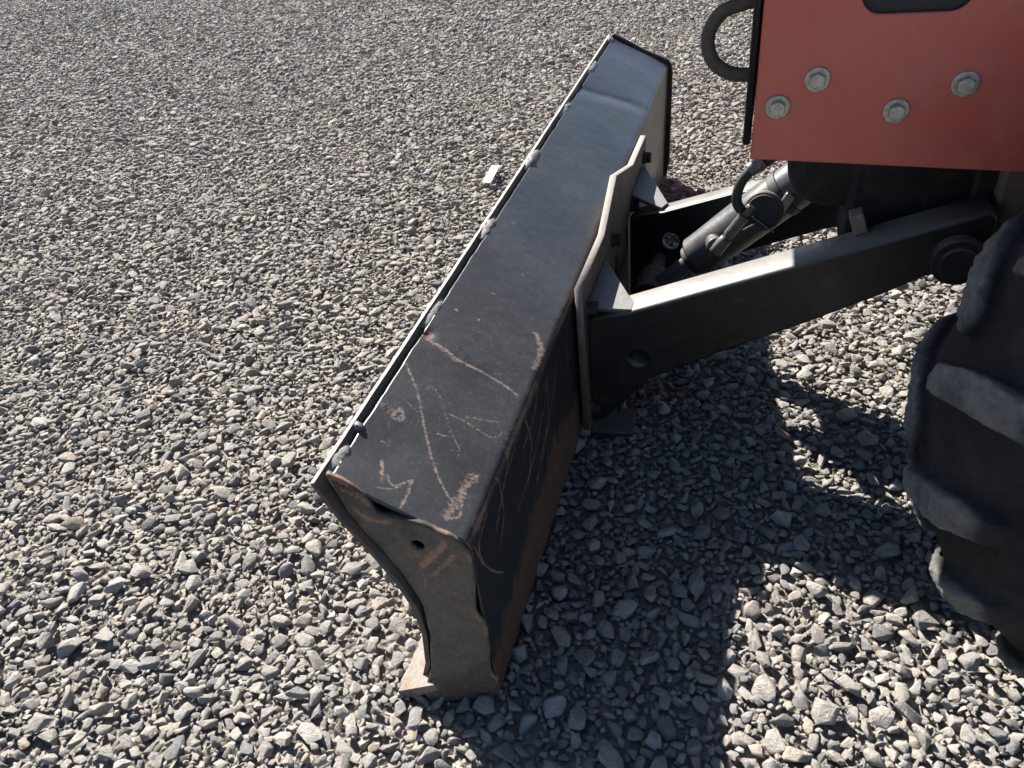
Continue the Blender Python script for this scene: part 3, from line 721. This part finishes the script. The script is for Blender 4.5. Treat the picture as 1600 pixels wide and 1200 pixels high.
# hose and its fittings
HY = YC - .085
hp = [cp(q, HY) for q in [(1215, 240), (1195, 254), (1178, 262), (1160, 282), (1152, 302), (1152, 318), (1158, 328)]]
tube_mesh('hose', hp, .0105, M_HOSE, barrel)
def pt(q): return cp(q, HY)
cyl('hose_ferrule', pt((1172, 266)), pt((1196, 250)), .0145, M_FIT, barrel, seg=20)
cyl('hose_ferrule', pt((1164, 336)), pt((1138, 368)), .0125, M_FIT, barrel, seg=12)
cyl('fitting_nut', pt((1139, 366)), pt((1131, 377)), .010, M_FIT, barrel, seg=6)
cyl('fitting_collar', pt((1175, 322)), pt((1160, 338)), .010, M_FIT, barrel, seg=6)
cyl('elbow', pt((1136, 372)), pt((1116, 394)), .014, M_FIT, barrel, r2=.017, seg=8, bv=.004)
cyl('port_nut', pt((1112, 388)) + Vector((0, .05, -.01)), pt((1118, 385)), .018, M_FIT, barrel, seg=20)

# ---- chassis under the hood ----------------------------------------
chassis = box('chassis', (1.10, 1.02, .60), (1.20, .50, .34), M_CHASSIS, machine, None, .012)
box('frame_rail', (1.02, .745, .60), (.66, .02, .24), M_CHASSIS, chassis, None, .004)
box('frame_bracket', (.745, .715, .58), (.05, .04, .26), M_FRAME, chassis, None, .004)
cyl('motor_housing', (.475, .80, .600), (.475, .93, .600), .085, M_CHASSIS, chassis, seg=48, bv=.006)
cyl('motor_face', (.475, .79, .600), (.475, .80, .600), .060, M_CHASSIS, chassis, seg=48, bv=.004)
box('axle_block', (.56, .98, .565), (.22, .30, .10), M_CHASSIS, chassis, None, .012)
box('stop_tab', tuple(at((1341, 346), 1, YN + .06)), (.024, .030, .040), M_EDGE, chassis, Matrix.Rotation(-.35, 3, 'Y'), .003)

# ---- hood ----------------------------------------------------------
YP = .60
p0 = at((1172, 247), 1, YP); xl = p0[0]; zb = p0[2]
body = box('hood', (xl + .86, YP + .42, zb + .37), (1.70, .82, .70), M_BLACK, machine, None, .01)
sl_ = [at(q, 1, YP) for q in [(1345, 0), (1522, 0), (1498, 18), (1370, 16)]]
xa, xb, zs = sl_[0][0], sl_[1][0], at((1432, 18), 1, YP)[2]
slot = [(xa, zs + .06)]
for k in range(9):
    a_ = math.pi + k / 8 * math.pi / 2; slot.append((xa + .028 + .028 * math.cos(a_), zs + .028 + .028 * math.sin(a_)))
for k in range(9):
    a_ = 1.5 * math.pi + k / 8 * math.pi / 2; slot.append((xb - .028 + .028 * math.cos(a_), zs + .028 + .028 * math.sin(a_)))
slot += [(xb, zs + .06)]
pr = at((1600, 267), 1, YP); zr = zb + (pr[2] - zb) / (pr[0] - xl) * 1.7
panel = plate('hood_panel', [(xl, zb), (xl + 1.7, zr), (xl + 1.7, zb + .75), (xl, zb + .75)], 1, YP - .006, YP + .0, M_RED, body, [slot], .0025)
box('handle_recess', ((xa + xb) / 2, YP + .006, zs + .04), (xb - xa + .03, .006, .12), M_HOSE, body, None, 0)
plate('bottom_flange', [(xl, zb - .0005), (xl + 1.7, zr - .0005), (xl + 1.7, zr + .004), (xl, zb + .004)], 1, YP + .0005, YP + .03, M_RED, body, (), .001)
plate('hood_panel', [(xl, zb), (xl + 1.7, zb), (xl + 1.7, zb + .75), (xl, zb + .75)], 1, YP + .84, YP + .846, M_RED, body, (), .0025)
for q in [(1277, 124), (1215, 167), (1400, 173), (1508, 131)]:
    c = at(q, 1, YP - .006); hex_bolt('bolt', (c[0], YP - .006, c[2]), (0, -1, 0), .0125, .014, M_ZINC, panel, .0190)
front = plate('front_plate', [(YP + .004, zb + .02), (YP + .80, zb + .02), (YP + .80, zb + .74), (YP + .004, zb + .74)], 0, xl - .014, xl - .002, M_BLACK, body, (), .003)
nose = box('hood_nose', (xl - .215, YP + .40, zb + .44), (.43, .74, .28), M_RED, body, None, .02)
# D-shaped tow loop on the front
LY = YP + .05
lp = [at(q, 1, LY) for q in [(1200, -8), (1165, 4), (1130, 18), (1110, 45), (1106, 72), (1116, 98), (1140, 114), (1172, 117), (1196, 117)]]
tube_mesh('tow_loop', lp, .0108, M_LOOP, body, 16)

# ---- front wheel ----------------------------------------------------
WX, WZ, RO = 1.066, .450, .468
Y_OUT, Y_IN = .118, .455; WM = (Y_OUT + Y_IN) / 2; HW = (Y_IN - Y_OUT) / 2
def carcass_r(u):                              # u in -1..1 across the tread
    return RO - .052 * abs(u) ** 2.6
prof_t = []
for u in np.linspace(-.9, .9, 15): prof_t.append((WM + u * HW * .92, carcass_r(u)))
for k in range(1, 11):
    t = k / 10; yy = Y_IN - .012 + .020 * math.sin(t * math.pi) - .03 * t * t; prof_t.append((yy + .004 + .008 * math.exp(-((carcass_r(.9) - .015 - .165 * t - .345) / .012) ** 2), carcass_r(.9) - .015 - .165 * t))
left = [(2 * WM - y, r) for y, r in prof_t[15:]][::-1]
prof_t = left + prof_t
bm = bmesh.new(); ns = 96; ring = []
for k in range(ns):
    a = 2 * math.pi * k / ns; ring.append([bm.verts.new((WX + r * math.cos(a), y, WZ + r * math.sin(a))) for y, r in prof_t])
m_ = len(prof_t)
for k in range(ns):
    for i in range(m_): bm.faces.new((ring[k][i], ring[k][(i + 1) % m_], ring[(k + 1) % ns][(i + 1) % m_], ring[(k + 1) % ns][i]))
def lug(bm, th0, side):
    # from the tread centre out to the shoulder and down onto the sidewall; the shoulder end leads
    path = [(-.07, 0.0, .016, .015), (.0, .008, .021, .020), (.2, .040, .024, .023), (.45, .088, .026, .025), (.7, .128, .030, .026), (.88, .150, .034, .026), (.99, .158, .029, .024)]
    secs = []
    for u, dth, hgt, hw in path:
        y = WM + side * u * HW * .96; rr = carcass_r(u); th = th0 - dth
        jit_ = .003 * noise.noise(Vector((th0 * 9, u * 3, side)))
        hw_ = hw + jit_
        secs.append([(y, rr - .02, th - hw_ * 1.35 / RO), (y, rr + hgt + jit_, th - hw_ / RO), (y, rr + hgt - jit_, th + hw_ / RO), (y, rr - .02, th + hw_ * 1.35 / RO)])
    for dr, dth, out, hw in ((.018, .160, .013, .022), (.040, .158, .008, .018), (.058, .155, -.004, .013)):
        y = WM + side * (HW + out); rr = carcass_r(.97) - dr; th = th0 - dth; yi = WM + side * (HW - .03)
        secs.append([(yi, rr, th - hw * 1.3 / RO), (y, rr + .012, th - hw / RO), (y, rr + .012, th + hw / RO), (yi, rr, th + hw * 1.3 / RO)])
    vs = [[bm.verts.new((WX + r * math.cos(t), y, WZ + r * math.sin(t))) for y, r, t in s_] for s_ in secs]
    for a, b in zip(vs[:-1], vs[1:]):
        for i in range(4): bm.faces.new((a[i], a[(i + 1) % 4], b[(i + 1) % 4], b[i]))
    bm.faces.new(vs[0]); bm.faces.new(vs[-1][::-1])
NL = 16; PH = 3.0
for k in range(NL):
    lug(bm, 2 * math.pi * k / NL + PH, -1); lug(bm, 2 * math.pi * (k + .5) / NL + PH, 1)
bmesh.ops.recalc_face_normals(bm, faces=bm.faces)
rimcyl = bmesh.new()
cyl_bm(rimcyl, (WX, Y_OUT + .06, WZ), (WX, Y_IN - .05, WZ), .235, None, 56); cyl_bm(rimcyl, (WX, Y_OUT + .03, WZ), (WX, Y_OUT + .065, WZ), .245, .225, 56)
wheel = from_bm('wheel', rimcyl, M_BLACK, machine, True); wheel.data.set_sharp_from_angle(angle=.6)
me = bpy.data.meshes.new('tyre'); bm.to_mesh(me); bm.free()
ty = bpy.data.objects.new('t', me); COL.objects.link(ty)
rm = ty.modifiers.new('r', 'REMESH'); rm.mode = 'VOXEL'; rm.voxel_size = .0044
sm_ = ty.modifiers.new('s', 'SMOOTH'); sm_.iterations = 2; sm_.factor = .5
dg = bpy.context.evaluated_depsgraph_get(); me2 = bpy.data.meshes.new_from_object(ty.evaluated_get(dg)); bpy.data.objects.remove(ty); me2.name = 'tyre'
P = np.zeros(len(me2.vertices) * 3, np.float32); me2.vertices.foreach_get('co', P); P = P.reshape(-1, 3)
rr = np.hypot(P[:, 0] - WX, P[:, 2] - WZ); u = np.clip(np.abs(P[:, 1] - WM) / HW, 0, 1)
lugv = np.clip((rr - (RO - .052 * u ** 2.6) - .008) / .012, 0, 1)
a = me2.attributes.new('lug', 'FLOAT', 'POINT'); a.data.foreach_set('value', lugv.astype(np.float32))
# scuffs and chunks worn from the lugs
nzl = np.array([noise.noise(Vector((p[0] * 22, p[1] * 22, p[2] * 22))) * .0045 + noise.noise(Vector((p[0] * 75, p[1] * 75, p[2] * 75))) * .0036 for p in P.tolist()])
dirv = np.c_[P[:, 0] - WX, np.zeros(len(P)), P[:, 2] - WZ] / np.maximum(rr, .01)[:, None]
me2.vertices.foreach_set('co', (P + dirv * (nzl * (.3 + lugv))[:, None]).astype(np.float32).ravel())
tyre = link('tyre', me2, M_RUBBER, wheel, True)
print('tyre faces', len(me2.polygons))
cyl('axle', (WX, Y_IN - .06, WZ), (WX, .80, WZ), .07, M_CHASSIS, wheel)

# ------------------------------------------------------------------ white tag lying on the gravel
tq = [at(q, 2, .012) for q in [(769, 261), (781, 263), (767, 289), (754, 287)]]
bm = bmesh.new(); vs = [bm.verts.new((q[0], q[1], .016 + .004 * (i in (1, 2)))) for i, q in enumerate(tq)]; f_ = bm.faces.new(vs)
r_ = bmesh.ops.extrude_face_region(bm, geom=[f_]); bmesh.ops.translate(bm, verts=[g for g in r_['geom'] if isinstance(g, bmesh.types.BMVert)], vec=(0, 0, .003))
tagp = from_bm('plastic_strip', bm, M_TAG); bevel(tagp, .0008)
tag(tagp, 'small flat white strip lying on the gravel beside the blade lip', 'strip')
